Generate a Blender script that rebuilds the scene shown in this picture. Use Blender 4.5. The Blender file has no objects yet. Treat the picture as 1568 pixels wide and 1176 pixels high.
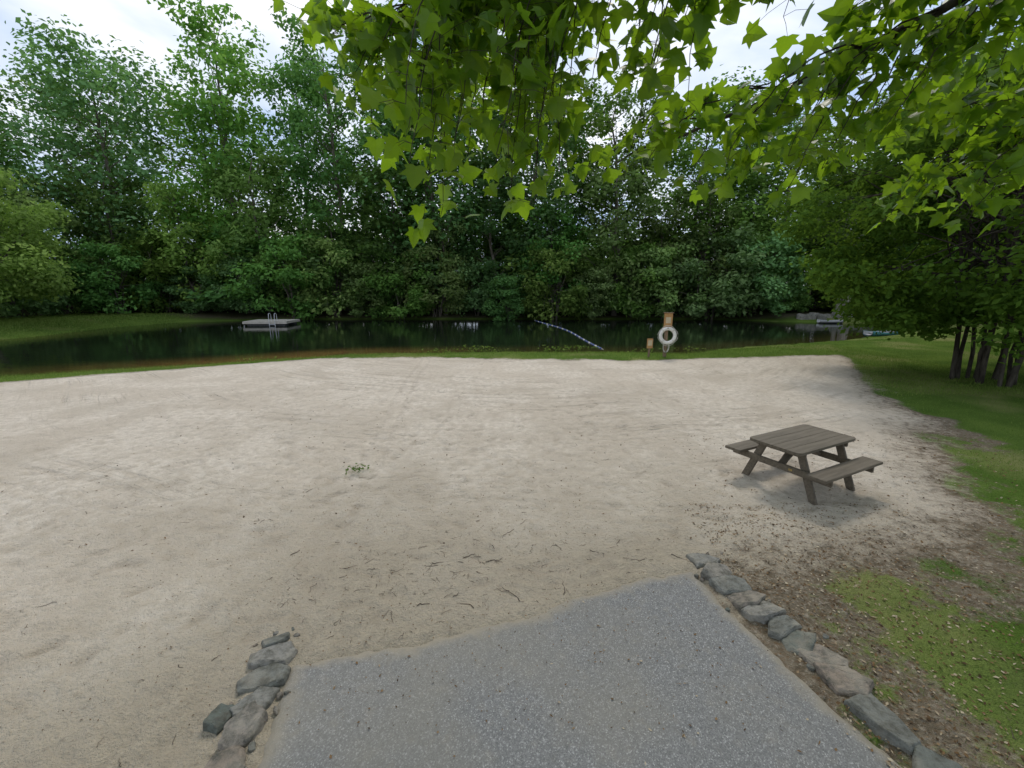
import bpy, bmesh, math
import numpy as np
from mathutils import Vector, Matrix

RNG = np.random.default_rng(7)
scene = bpy.context.scene

# ------------------------------------------------------------------ helpers
def link(o):
    scene.collection.objects.link(o); return o

class MB:
    def __init__(s): s.p=[]
    def add(s,V,F,mat=0,tint=None,smooth=False):
        V=np.asarray(V,float).reshape(-1,3); F=np.asarray(F,int)
        if tint is None: tint=np.full(len(V),.5)
        tint=np.broadcast_to(np.asarray(tint,float),(len(V),))
        s.p.append((V,F,mat,tint,smooth))
    def mesh(s,name,mats):
        off=0;Vs=[];L=[];S=[];M=[];T=[];SM=[]
        for V,F,m,t,sm in s.p:
            Vs.append(V);L.append((F+off).ravel());S.append(np.full(len(F),F.shape[1]))
            M.append(np.full(len(F),m));T.append(t);SM.append(np.full(len(F),sm));off+=len(V)
        V=np.concatenate(Vs);L=np.concatenate(L);S=np.concatenate(S);M=np.concatenate(M);T=np.concatenate(T);SM=np.concatenate(SM)
        me=bpy.data.meshes.new(name)
        me.vertices.add(len(V));me.vertices.foreach_set("co",V.ravel().astype(np.float32))
        me.loops.add(len(L));me.loops.foreach_set("vertex_index",L.astype(np.int32))
        me.polygons.add(len(S));st=np.concatenate([[0],np.cumsum(S)[:-1]])
        me.polygons.foreach_set("loop_start",st.astype(np.int32))
        me.polygons.foreach_set("material_index",M.astype(np.int32))
        me.polygons.foreach_set("use_smooth",SM.astype(bool))
        for m in mats: me.materials.append(m)
        me.update(calc_edges=True)
        a=me.attributes.new("tint","FLOAT","POINT");a.data.foreach_set("value",T.astype(np.float32))
        return me
    def obj(s,name,mats):
        return link(bpy.data.objects.new(name,s.mesh(name,mats)))

def norm(v): return v/np.maximum(np.linalg.norm(v,axis=-1,keepdims=True),1e-9)

def tube(pts,rad,sides=6):
    P=np.asarray(pts,float);n=len(P);rad=np.broadcast_to(np.asarray(rad,float),(n,))
    T=norm(np.gradient(P,axis=0))
    ref=np.array([0,0,1.]) if abs(T[0][2])<.8 else np.array([1.,0,0])
    A=norm(np.cross(T,ref));B=np.cross(T,A)
    th=np.linspace(0,2*np.pi,sides,endpoint=False)
    V=P[:,None,:]+rad[:,None,None]*(np.cos(th)[None,:,None]*A[:,None,:]+np.sin(th)[None,:,None]*B[:,None,:])
    F=[]
    for i in range(n-1):
        for j in range(sides):
            k=(j+1)%sides
            F.append((i*sides+j,i*sides+k,(i+1)*sides+k,(i+1)*sides+j))
    return V.reshape(-1,3),np.array(F)

def bez(a,b,c,n=8):
    t=np.linspace(0,1,n)[:,None];a,b,c=map(np.asarray,(a,b,c))
    return (1-t)**2*a+2*t*(1-t)*b+t*t*c

def leafquads(c,n,L,W,rng):
    n=norm(n);r=rng.normal(size=c.shape)
    a=norm(np.cross(n,r));b=np.cross(n,a);L=np.asarray(L).reshape(-1,1);W=np.asarray(W).reshape(-1,1)
    V=np.stack([c-a*L/2,c+b*W/2+a*L*.08,c+a*L/2-n*L*.12,c-b*W/2+a*L*.08],axis=1)
    m=len(c);F=np.arange(m*4).reshape(m,4)
    return V.reshape(-1,3),F

def vnoise(x,y,seed=0):
    xi=np.floor(x);yi=np.floor(y);fx=x-xi;fy=y-yi
    fx=fx*fx*(3-2*fx);fy=fy*fy*(3-2*fy)
    def h(a,b):
        v=np.sin(a*127.1+b*311.7+seed*17.3)*43758.5453;return v-np.floor(v)
    return (h(xi,yi)*(1-fx)+h(xi+1,yi)*fx)*(1-fy)+(h(xi,yi+1)*(1-fx)+h(xi+1,yi+1)*fx)*fy
def fbm(x,y,seed=0,o=4):
    s=0;a=.5
    for i in range(o):
        s=s+a*vnoise(x*2**i,y*2**i,seed+i);a*=.5
    return s/(1-.5**o)
def sst(a,b,x):
    t=np.clip((x-a)/(b-a),0,1);return t*t*(3-2*t)
def sd_poly(x,y,poly):
    P=np.array(poly,float);d=np.full(x.shape,1e18);ins=np.zeros(x.shape,bool)
    n=len(P)
    for i in range(n):
        ax,ay=P[i];bx,by=P[(i+1)%n]
        ex,ey=bx-ax,by-ay
        t=np.clip(((x-ax)*ex+(y-ay)*ey)/(ex*ex+ey*ey+1e-12),0,1)
        d=np.minimum(d,(x-ax-t*ex)**2+(y-ay-t*ey)**2)
        c=((ay>y)!=(by>y))
        with np.errstate(divide='ignore',invalid='ignore'):
            xx=ex*(y-ay)/(ey if ey!=0 else 1e-12)+ax
        ins^=(c&(x<xx))
    d=np.sqrt(d);return np.where(ins,-d,d)

# ------------------------------------------------------------------ node helper
class NT:
    def __init__(s,name):
        s.m=bpy.data.materials.new(name);s.m.use_nodes=True;s.t=s.m.node_tree;s.t.nodes.clear()
        s.out=s.n('ShaderNodeOutputMaterial')
    def n(s,ty,**kw):
        nd=s.t.nodes.new(ty)
        for k,v in kw.items(): setattr(nd,k,v)
        return nd
    def l(s,a,b): s.t.links.new(a,b)
    def set(s,sock,v):
        if isinstance(v,bpy.types.NodeSocket): s.l(v,sock)
        elif isinstance(v,(tuple,list)) and len(v)==3 and sock.type=='RGBA': sock.default_value=(*v,1)
        else: sock.default_value=v
    def coord(s,which='Object'):
        return s.n('ShaderNodeTexCoord').outputs[which]
    def mapping(s,v,scale=(1,1,1),rot=(0,0,0)):
        m=s.n('ShaderNodeMapping');s.l(v,m.inputs[0]);m.inputs['Scale'].default_value=scale;m.inputs['Rotation'].default_value=rot;return m.outputs[0]
    def noise(s,v,scale,detail=4,rough=.55,dist=0):
        n=s.n('ShaderNodeTexNoise');s.l(v,n.inputs['Vector']);n.inputs['Scale'].default_value=scale;n.inputs['Detail'].default_value=detail
        n.inputs['Roughness'].default_value=rough;n.inputs['Distortion'].default_value=dist;return n.outputs['Fac']
    def voro(s,v,scale,feature='F1',out='Distance'):
        n=s.n('ShaderNodeTexVoronoi');n.feature=feature;s.l(v,n.inputs['Vector']);n.inputs['Scale'].default_value=scale;return n.outputs[out]
    def math(s,op,a,b=0,clamp=False):
        n=s.n('ShaderNodeMath',operation=op,use_clamp=clamp);s.set(n.inputs[0],a);s.set(n.inputs[1],b);return n.outputs[0]
    def mr(s,v,a,b,c=0,d=1):
        n=s.n('ShaderNodeMapRange');s.set(n.inputs[0],v)
        for i,x in enumerate((a,b,c,d)): n.inputs[i+1].default_value=x
        return n.outputs[0]
    def mix(s,f,a,b,mode='MIX'):
        n=s.n('ShaderNodeMix',data_type='RGBA',blend_type=mode);s.set(n.inputs[0],f);s.set(n.inputs[6],a);s.set(n.inputs[7],b);return n.outputs[2]
    def attr(s,name,out='Fac'):
        n=s.n('ShaderNodeAttribute',attribute_name=name);return n.outputs[out]
    def bump(s,h,strength=.5,dist=.02,nrm=None):
        n=s.n('ShaderNodeBump');s.l(h,n.inputs['Height']);n.inputs['Strength'].default_value=strength;n.inputs['Distance'].default_value=dist
        if nrm is not None:s.l(nrm,n.inputs['Normal'])
        return n.outputs[0]
    def pbr(s,col,rough=.8,spec=.3,normal=None,link=True,metal=0):
        p=s.n('ShaderNodeBsdfPrincipled');s.set(p.inputs['Base Color'],col);s.set(p.inputs['Roughness'],rough)
        p.inputs['Specular IOR Level'].default_value=spec;p.inputs['Metallic'].default_value=metal
        if normal is not None:s.l(normal,p.inputs['Normal'])
        if link:s.l(p.outputs[0],s.out.inputs[0])
        return p
    def diffuse(s,col,normal=None,link=True):
        p=s.n('ShaderNodeBsdfDiffuse');s.set(p.inputs['Color'],col)
        if normal is not None:s.l(normal,p.inputs['Normal'])
        if link:s.l(p.outputs[0],s.out.inputs[0])
        return p

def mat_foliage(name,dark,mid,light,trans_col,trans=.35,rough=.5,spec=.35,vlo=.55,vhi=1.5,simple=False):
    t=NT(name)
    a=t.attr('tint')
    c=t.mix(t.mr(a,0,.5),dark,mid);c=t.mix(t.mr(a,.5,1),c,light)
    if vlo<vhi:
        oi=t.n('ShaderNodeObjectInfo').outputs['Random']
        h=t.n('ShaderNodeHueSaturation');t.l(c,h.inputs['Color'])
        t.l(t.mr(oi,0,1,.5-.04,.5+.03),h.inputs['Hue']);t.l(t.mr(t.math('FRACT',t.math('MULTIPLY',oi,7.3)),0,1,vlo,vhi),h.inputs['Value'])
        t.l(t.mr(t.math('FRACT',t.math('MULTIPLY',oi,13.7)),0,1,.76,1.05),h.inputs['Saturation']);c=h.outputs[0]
    p=t.diffuse(c,link=False) if simple else t.pbr(c,rough,spec,link=False)
    tr=t.n('ShaderNodeBsdfTranslucent');t.l(t.mix(.6,c,trans_col),tr.inputs[0])
    m=t.n('ShaderNodeMixShader');m.inputs[0].default_value=trans;t.l(p.outputs[0],m.inputs[1]);t.l(tr.outputs[0],m.inputs[2]);t.l(m.outputs[0],t.out.inputs[0])
    return t.m
def mat_bark(name,a=(.09,.075,.06),b=(.2,.18,.15)):
    t=NT(name);co=t.mapping(t.coord(),(1,1,.25));n=t.noise(co,9,3,.65)
    t.diffuse(t.mix(t.mr(n,.35,.65),a,b),t.bump(n,.7,.03));return t.m
def mat_simple(name,a,b,scale=8,rough=.6,spec=.3,bump=.2,stretch=(1,1,1),bd=.01):
    t=NT(name);co=t.mapping(t.coord(),stretch);n=t.noise(co,scale,5,.6)
    t.pbr(t.mix(t.mr(n,.3,.7),a,b),rough,spec,t.bump(n,bump,bd));return t.m

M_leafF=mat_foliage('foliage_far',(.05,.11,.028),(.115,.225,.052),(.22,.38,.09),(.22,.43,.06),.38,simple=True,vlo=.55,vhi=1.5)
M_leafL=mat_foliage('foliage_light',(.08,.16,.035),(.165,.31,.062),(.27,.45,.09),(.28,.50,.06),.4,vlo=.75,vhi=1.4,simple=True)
M_leafS=mat_foliage('foliage_shrub',(.035,.07,.013),(.075,.145,.025),(.15,.26,.045),(.24,.40,.035),.40,vlo=1,vhi=1,simple=True)
M_leafM=mat_foliage('foliage_maple',(.016,.045,.007),(.035,.092,.012),(.075,.17,.018),(.50,.80,.02),.50,rough=.4,vlo=1,vhi=1)
M_bark=mat_bark('bark')
M_barkD=mat_bark('bark_dark',(.035,.03,.025),(.09,.08,.065))
M_barkL=mat_bark('bark_light',(.22,.20,.17),(.42,.39,.34))

# ------------------------------------------------------------------ layout (metres)
POND=[(-30,9.5),(-17.9,14.7),(-12,17.0),(-9.8,18.3),(-7.4,19.6),(-2.6,20),(3.6,20.5),(7.6,20),(12.5,22.3),(19.8,25.2),(22.4,27),(26,29.5),(30,33),(31,36),(24,38.3),(20,40.8),(0,41.5),(-20,41.3),(-29,38),(-30.5,33),(-29.5,26),(-35,20),(-42,14)]
SAND=[(-60,-40),(-60,3),(-30,7.0),(-15.8,12.3),(-14,13.5),(-11,15.3),(-7.7,17.2),(-3,17.4),(.4,17.0),(5.6,16.6),(9,17.3),(13.8,17.9),(12.4,15.5),(10.4,12.4),(9.2,10),(8.0,8.2),(6.9,6.8),(5.8,5.3),(4.5,4.5),(3.3,4.1),(2.1,3.9),(1.9,3.6),(1.5,2),(.5,-5),(.5,-40)]
PATH=[(-1.3,-6),(-1.45,1),(-1.52,2.0),(-1.66,2.72),(-1.15,2.83),(-.8,2.9),(-.46,3.04),(.0,3.16),(.26,3.22),(.5,3.38),(.75,3.50),(1.3,3.72),(1.82,3.83),(1.9,3.4),(1.97,3.15),(2.12,2.6),(2.33,2.0),(2.55,1),(2.8,-6)]

def masks(x,y):
    n1=fbm(x*.9,y*.9,3);n2=fbm(x*3.1,y*3.1,9,3)
    rightside=sst(2,5,x)*(1-sst(12,16,y))
    far=sst(11,13,y)
    ds=sd_poly(x,y,SAND)+(n1-.5)*1.1*sst(2,9,np.hypot(x,y))*(1-.6*far)+(n2-.5)*.35
    sand=np.clip(.5-ds/(1.0+1.1*rightside),0,1)
    sand=np.where((x>-30)&(y>18.2),0,sand)
    g=sst(.1,1.05,ds+(n1-.5)*1.3)*(1-far)+sst(-.15,.25,ds)*far
    near=1-sst(7,9.5,np.hypot(x-2,y))
    g=g*(1-near*.50*sst(.47,.66,fbm(x*2.4,y*2.4,21,4)))
    g=g*(1-near*.28*(1-sst(2.8,3.8,x)))
    dp=sd_poly(x,y,POND)
    forest=np.clip(sst(38,41,y)*sst(.2,1.5,dp)+sst(37,40,-x)*sst(.5,2,dp)+sst(29,36,x)*sst(.5,2,dp)*sst(24,30,y),0,1)
    return sand,g*(1-forest),forest,dp
def gz(x,y):
    dp=sd_poly(x,y,POND)
    z=np.where(dp>0,-.2+.2*sst(0,2.2,dp),-.2-np.minimum(1.3,-dp*.22))
    far=(sst(30,38,y)+sst(28,34,np.abs(x)))
    z=z+np.clip(far,0,1)*sst(0,3,dp)*.45
    sp=sd_poly(x,y,PATH)
    near=1-sst(25,40,np.hypot(x,y))
    rough=1-sst(6,12,np.hypot(x,y))
    z=z+near*((fbm(x*.35,y*.35,31,3)-.5)*.07*sst(.3,3,sp)+(fbm(x*2.2,y*2.2,5,3)-.5)*(.03+.015*rough)+(fbm(x*7,y*7,8,3)-.5)*(.022+.03*rough))*sst(-.2,.1,dp)
    z=np.where(sp<.12,z*sst(-.02,.12,sp)-.035*(1-sst(-.06,.12,sp)),z)
    return z

def axis(fine0,fine1,step,g,lo,hi):
    a=list(np.arange(fine0,fine1,step));s=step;v=a[-1]
    while v<hi: s*=g;v+=s;a.append(v)
    s=step;v=a[0];b=[]
    while v>lo: s*=g*1.02;v-=s;b.append(v)
    return np.array(b[::-1]+a)
xs=axis(-6.5,6.5,.045,1.04,-600,600);ys=axis(1.3,8.5,.04,1.03,-300,700)
X,Y=np.meshgrid(xs,ys);x=X.ravel();y=Y.ravel();z=gz(x,y)
nx,ny=len(xs),len(ys)
# footprints and scuffs pressed into the sand
Z=z.reshape(ny,nx);SC=np.zeros_like(Z);rf=np.random.default_rng(77)
fps=[]
for k in range(60):
    px0,py0=rf.uniform(-9,8),rf.uniform(3.2,13);th=rf.uniform(0,6.28);
    for j in range(int(rf.integers(6,18))):
        th+=rf.normal()*.08;sd=(-1)**j*.09
        fps.append((px0+math.cos(th)*.62*j-math.sin(th)*sd,py0+math.sin(th)*.62*j+math.cos(th)*sd,th+rf.normal()*.1,.14,.055,rf.uniform(.012,.026)))
for k in range(1100):
    fps.append((rf.uniform(-10,7),3+rf.random()**1.4*9,rf.uniform(0,6.28),rf.uniform(.05,.20),rf.uniform(.04,.08),rf.uniform(.006,.018)))
for fx,fy,th,la,wa,dpth in fps:
    if sd_poly(np.array([fx]),np.array([fy]),SAND)[0]>0 or sd_poly(np.array([fx]),np.array([fy]),PATH)[0]<.25: continue
    i0,i1=np.searchsorted(xs,[fx-.45,fx+.45]);j0,j1=np.searchsorted(ys,[fy-.45,fy+.45])
    if i1-i0<2 or j1-j0<2: continue
    dx=X[j0:j1,i0:i1]-fx;dy_=Y[j0:j1,i0:i1]-fy
    u=(dx*math.cos(th)+dy_*math.sin(th))/la;v=(-dx*math.sin(th)+dy_*math.cos(th))/wa
    r2=u*u+v*v
    Z[j0:j1,i0:i1]+=dpth*(-np.exp(-r2**1.5)+.45*np.exp(-(np.sqrt(r2)-1.5)**2*4))
    SC[j0:j1,i0:i1]=np.maximum(SC[j0:j1,i0:i1],np.exp(-r2**1.5)*dpth/.024)
z=Z.ravel();scuff=SC.ravel()
idx=np.arange(nx*ny).reshape(ny,nx)
F=np.stack([idx[:-1,:-1],idx[:-1,1:],idx[1:,1:],idx[1:,:-1]],-1).reshape(-1,4)
# ---- ground material
t=NT('ground_mat');co=t.coord()
mk=t.n('ShaderNodeAttribute',attribute_name='mask');sep=t.n('ShaderNodeSeparateColor');t.l(mk.outputs['Color'],sep.inputs[0])
ax_=t.n('ShaderNodeAttribute',attribute_name='aux');aux=t.n('ShaderNodeSeparateColor');t.l(ax_.outputs['Color'],aux.inputs[0])
nm,amask,scf=aux.outputs[0],aux.outputs[1],aux.outputs[2]
nw=t.attr('warp');near_tone=t.attr('near_tone')
nf=t.noise(co,7,5,.7);nfine=t.noise(co,60,3,.7);nmid=t.noise(co,22,4,.75)
def thr(m,k=5,amp=.7):
    v=t.math('ADD',t.math('SUBTRACT',m,.5),t.math('MULTIPLY',t.math('SUBTRACT',nf,.5),amp))
    v=t.math('ADD',v,t.math('MULTIPLY',t.math('SUBTRACT',nfine,.5),amp*.5))
    return t.math('ADD',t.math('MULTIPLY',v,k),.5,True)
sand=thr(sep.outputs[0],2.4,1.1);grass=thr(sep.outputs[1],3,1.5)
tx=t.n('ShaderNodeSeparateXYZ');t.l(co,tx.inputs[0])
dy=t.math('SUBTRACT',tx.outputs[1],24.0)
rr=t.math('SQRT',t.math('ADD',t.math('MULTIPLY',tx.outputs[0],tx.outputs[0]),t.math('MULTIPLY',dy,dy)))
rr=t.math('ADD',rr,t.math('MULTIPLY',nw,1.8))
ang=t.math('ARCTAN2',tx.outputs[0],t.math('MULTIPLY',dy,-1))
cv=t.n('ShaderNodeCombineXYZ');t.l(t.math('MULTIPLY',rr,5.0),cv.inputs[0]);t.l(t.math('MULTIPLY',ang,4.5),cv.inputs[1])
st1=t.noise(cv.outputs[0],1.0,4,.66)
line=t.math('MULTIPLY',t.mr(st1,.52,.64),amask)
fr=t.math('ABSOLUTE',t.math('SUBTRACT',t.math('FRACT',t.math('MULTIPLY',rr,.62)),.5))
rut=t.math('MULTIPLY',t.mr(t.math('ABSOLUTE',t.math('SUBTRACT',fr,.12)),.02,.045,1,0),t.math('MULTIPLY',amask,t.mr(nf,.35,.6)))
tr2=t.n('ShaderNodeSeparateXYZ');t.l(t.mapping(co,(1,1,1),(0,0,math.radians(-6))),tr2.inputs[0])
trk=t.math('ABSOLUTE',t.math('SUBTRACT',t.math('ABSOLUTE',t.math('ADD',tr2.outputs[0],t.math('ADD',1.55,t.math('MULTIPLY',nw,.25)))),.16))
trk=t.math('MULTIPLY',t.math('MULTIPLY',t.mr(trk,.03,.09,1,0),t.mr(nf,.35,.6)),t.mr(sep.outputs[0],.6,1))
sc=t.mix(t.mr(nm,.35,.65),(.66,.575,.465),(.77,.685,.57))
sc=t.mix(t.mr(nf,.38,.70),sc,(.56,.48,.375))
sc=t.mix(t.math('MULTIPLY',near_tone,.92),sc,t.mix(t.mr(nf,.3,.7),(.27,.23,.165),(.46,.395,.295)))
sc=t.mix(t.math('MULTIPLY',t.mr(nfine,.58,.72),.38),sc,(.18,.15,.115))
sc=t.mix(t.math('MULTIPLY',t.mr(nmid,.56,.7),t.mr(near_tone,0,1,.2,.5)),sc,(.20,.165,.12))
sc=t.mix(t.math('MULTIPLY',line,.27),sc,(.36,.30,.23))
sc=t.mix(t.math('MULTIPLY',rut,.22),sc,(.36,.30,.23))
sc=t.mix(t.math('MULTIPLY',trk,.26),sc,(.36,.30,.23))
sc=t.mix(t.math('MULTIPLY',scf,.34),sc,(.33,.275,.21))
soil=t.mix(t.mr(nf,.3,.7),(.115,.09,.06),(.27,.225,.165));soil=t.mix(t.mr(nmid,.5,.68),soil,(.38,.33,.26))
soil=t.mix(t.math('MULTIPLY',t.mr(t.voro(co,38,out='Color'),.6,.95),.6),soil,(.17,.10,.055))
gc=t.mix(t.mr(nm,.3,.7),(.09,.155,.03),(.15,.225,.045));gc=t.mix(t.mr(nfine,.45,.7),gc,(.06,.095,.022))
gc=t.mix(t.mr(t.attr('dry'),.54,.80),gc,(.23,.24,.09))
ff=t.mix(nf,(.02,.02,.01),(.05,.055,.025))
c=t.mix(grass,soil,gc);c=t.mix(sand,c,sc);c=t.mix(sep.outputs[2],c,ff)
h=t.math('ADD',t.math('MULTIPLY',nf,.85),t.math('MULTIPLY',nfine,.24))
h=t.math('ADD',h,t.math('MULTIPLY',nmid,.5))
h=t.math('SUBTRACT',h,t.math('MULTIPLY',line,.42))
h=t.math('SUBTRACT',h,t.math('MULTIPLY',rut,.28))
h=t.math('SUBTRACT',h,t.math('MULTIPLY',trk,.35))
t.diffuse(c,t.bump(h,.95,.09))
M_ground=t.m
mb=MB();mb.add(np.stack([x,y,z],1),F,0,None,True)
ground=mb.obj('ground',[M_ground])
sm,gm,fm,dp=masks(x,y)
def fattr(o,name,v):
    a=o.data.attributes.new(name,'FLOAT','POINT');a.data.foreach_set('value',np.asarray(v).astype(np.float32))
def cattr(o,name,r,g,b):
    a=o.data.attributes.new(name,'FLOAT_COLOR','POINT');a.data.foreach_set('color',np.stack([r,g,b,np.ones_like(r)],1).ravel().astype(np.float32))
cattr(ground,'mask',sm,gm,fm)
am=(.2+.8*sst(.42,.62,fbm(x*.22,y*.55,52,4)))*sst(4.2,7.0,y)*sst(.6,1,sm)
cattr(ground,'aux',fbm(x*1.3,y*1.3,51,4),am,scuff)
fattr(ground,'warp',fbm(x*.16,y*.16,53,2));fattr(ground,'dry',fbm(x*.6,y*.6,54,4))
fattr(ground,'near_tone',np.clip(1.0-sst(2.0,8.0,np.hypot(x-.8,y))+(fbm(x*.6,y*.6,44,3)-.5)*.6,0,1))  # sand tone goes darker towards the near foreground, broken up by noise

# ---- path
xp=np.arange(-2.2,3.2,.03);yp=np.arange(-6,4.2,.03)
PX,PY=np.meshgrid(xp,yp);px=PX.ravel();py=PY.ravel()
sp=sd_poly(px,py,PATH)+(fbm(px*3,py*3,12,3)-.5)*.09+(fbm(px*14,py*14,19,2)-.5)*.05
pz=.012-.09*sst(-.06,.14,sp)+(fbm(px*1.5,py*1.5,2,2)-.5)*.008
idx=np.arange(len(px)).reshape(len(yp),len(xp))
F=np.stack([idx[:-1,:-1],idx[:-1,1:],idx[1:,1:],idx[1:,:-1]],-1).reshape(-1,4)
F=F[sp[F].max(1)<.22]
t=NT('asphalt_path_mat');co=t.coord()
v1=t.voro(co,140,out='Color')
n2=t.noise(co,130,3,.7);n3=t.noise(co,9,4,.6);n4=t.noise(co,30,3,.7);n1=t.attr('stain')
bwn=t.n('ShaderNodeRGBToBW');t.l(v1,bwn.inputs[0]);bw=bwn.outputs[0]
c=t.mix(t.mr(bw,.2,.85),(.175,.174,.170),(.28,.277,.27));c=t.mix(t.math('MULTIPLY',t.mr(bw,.74,.86),.7),c,(.45,.445,.43))
c=t.mix(t.math('MULTIPLY',t.mr(n2,.54,.72),.85),c,(.08,.08,.08))
c=t.mix(t.math('MULTIPLY',t.mr(n4,.45,.7),.4),c,(.13,.13,.128))
c=t.mix(t.math('MULTIPLY',t.mr(n1,.35,.75),.42),c,t.mix(n2,(.20,.185,.145),(.34,.31,.255)))
edge=t.attr('edge')
c=t.mix(t.math('MULTIPLY',t.math('ADD',edge,t.math('MULTIPLY',t.math('SUBTRACT',n3,.55),1.4),True),.8),c,t.mix(n2,(.25,.22,.165),(.41,.36,.28)))
h=t.math('ADD',t.math('MULTIPLY',n2,.6),t.math('MULTIPLY',bw,.5))
t.diffuse(c,t.bump(h,.6,.008))
mb=MB();mb.add(np.stack([px,py,pz],1),F,0,None,True);path=mb.obj('asphalt_path',[t.m])
fattr(path,'edge',sst(-.16,.03,sp));fattr(path,'stain',fbm(px*1.7,py*1.7,71,5))

# ---- water
xw=np.arange(-50,40,.5);yw=np.arange(7,45,.4);WX,WY=np.meshgrid(xw,yw);wx=WX.ravel();wy=WY.ravel()
idx=np.arange(len(wx)).reshape(len(yw),len(xw))
F=np.stack([idx[:-1,:-1],idx[:-1,1:],idx[1:,1:],idx[1:,:-1]],-1).reshape(-1,4)
wd=sd_poly(wx,wy,POND);F=F[wd[F].min(1)<1.0]
t=NT('water_mat');co=t.coord()
sh=t.attr('shallow')
nb=t.noise(t.mapping(co,(.6,1.6,1)),1.6,3,.55)
c=t.mix(t.math('MULTIPLY',sh,t.mr(nb,.3,.7,.6,1)),(.010,.016,.008),(.19,.115,.035))
p=t.pbr(c,.04,.5,t.bump(nb,.14,.05));p.inputs['IOR'].default_value=1.33
mb=MB();mb.add(np.stack([wx,wy,np.full(len(wx),-.2)],1),F);water=mb.obj('pond_water',[t.m])
lf=np.clip(1-np.abs(wx+9.5)/9,0,1)
fattr(water,'shallow',(sst(-3.0,-.3,wd)*(wy<30)*(.2+.85*lf)).clip(0,1))

# ------------------------------------------------------------------ trees
def clump(mb,c,rc,n,ls,rng,flat=.62,mat=1,tb=0.):
    d=norm(rng.normal(size=(n,3)));rr=rng.uniform(.25,1,n)[:,None]**.6
    off=d*rr*rc*np.array([1,1,flat])
    off+=rng.normal(size=(n,3))*rc*.12
    P=c+off
    out=norm(off+1e-6)
    nrm=out*.55+np.array([0,0,.75])+rng.normal(size=(n,3))*.55
    L=ls*rng.uniform(.7,1.35,n)
    V,Fq=leafquads(P,nrm,L,L*rng.uniform(.5,.7,n),rng)
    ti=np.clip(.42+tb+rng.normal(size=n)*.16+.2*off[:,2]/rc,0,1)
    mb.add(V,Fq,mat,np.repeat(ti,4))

def gen_tree(name,seed,H,R,base,ncl,nl,ls,rc=(1.2,2.4),tr=.28,mats=None,pk=.70):
    rng=np.random.default_rng(seed);mb=MB()
    k=8;zz=np.linspace(0,H*.93,k)
    tp=np.stack([np.cumsum(rng.normal(size=k)*.018*H)*np.linspace(0,1,k),np.cumsum(rng.normal(size=k)*.018*H)*np.linspace(0,1,k),zz],1)
    V,Fq=tube(tp,np.linspace(tr,.04,k)*np.array([1.35]+[1]*(k-1)),7);mb.add(V,Fq,0,None,True)
    lob=rng.uniform(.6,1.2,size=(5,9))
    for i in range(ncl):
        u=((i+rng.random())/ncl)**.85
        zc=base*H+(1-base)*H*u*.95
        prof=(np.sin(np.pi*(.17+pk*u))**.55)
        th=rng.uniform(0,2*np.pi)
        lf=lob[int(u*4.99)%5,int(th/(2*np.pi)*9)%9]
        rr=R*prof*lf*rng.uniform(.15,1)**.55
        ax=np.array([np.interp(zc,zz,tp[:,0]),np.interp(zc,zz,tp[:,1])])
        c=np.array([ax[0]+rr*math.cos(th),ax[1]+rr*math.sin(th),zc])
        z0=max(base*H*.6,zc-rr*.6-.5);z0=min(z0,H*.9)
        a0=np.array([np.interp(z0,zz,tp[:,0]),np.interp(z0,zz,tp[:,1]),z0])
        if i%2==0:
            V,Fq=tube(bez(a0,(a0+c)/2+np.array([0,0,.3]),c,5),np.linspace(tr*.3*(1-u*.6),.015,5),4);mb.add(V,Fq,0,None,True)
        s=rng.uniform(*rc)*(1-.2*u)
        clump(mb,c,s,int(nl*(s/rc[1])**1.3*rng.uniform(.7,1.2)),ls,rng,rng.uniform(.45,.85),tb=rng.normal()*.18)
    return mb.mesh(name,mats or [M_bark,M_leafF])

def gen_multi(name,seed,ns,H,R,zb,ncl,nl,ls,rc,sr=.09,spread=.5,mats=None,base_r=.35,p0=.2,p1=.72):
    rng=np.random.default_rng(seed);mb=MB();stems=[]
    for i in range(ns):
        th=2*np.pi*i/ns+rng.normal()*.3
        d=np.array([math.cos(th),math.sin(th),0])
        b=d*base_r*rng.uniform(.3,1);e=d*R*spread*rng.uniform(.6,1.1)+np.array([0,0,H*rng.uniform(.6,.85)])
        m=(b+e)/2+np.array([0,0,H*.1])-d*R*.12
        P=bez(b-np.array([0,0,.1]),m,e,10);P[1:]+=rng.normal(size=(9,3))*.05
        V,Fq=tube(P,np.linspace(sr*rng.uniform(.7,1.2),.02,10),6);mb.add(V,Fq,0,None,True);stems.append(P)
    for i in range(ncl):
        th=rng.uniform(0,2*np.pi);u=rng.random()
        zc=zb+(H-zb)*u;pr=math.sin(math.pi*(p0+p1*u))**.6
        rr=R*pr*rng.uniform(.1,1)**.5*rng.uniform(.85,1.1)
        c=np.array([rr*math.cos(th),rr*math.sin(th),zc])
        if i%2==0:
            P=stems[rng.integers(ns)];q=P[rng.integers(3,9)]
            V,Fq=tube(bez(q,(q+c)/2+np.array([0,0,.3]),c,5),np.linspace(.03,.008,5),4);mb.add(V,Fq,0,None,True)
        s=rng.uniform(*rc);clump(mb,c,s,int(nl*rng.uniform(.7,1.2)),ls,rng,rng.uniform(.4,.7),tb=rng.normal()*.16)
    return mb.mesh(name,mats or [M_bark,M_leafS])

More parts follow.
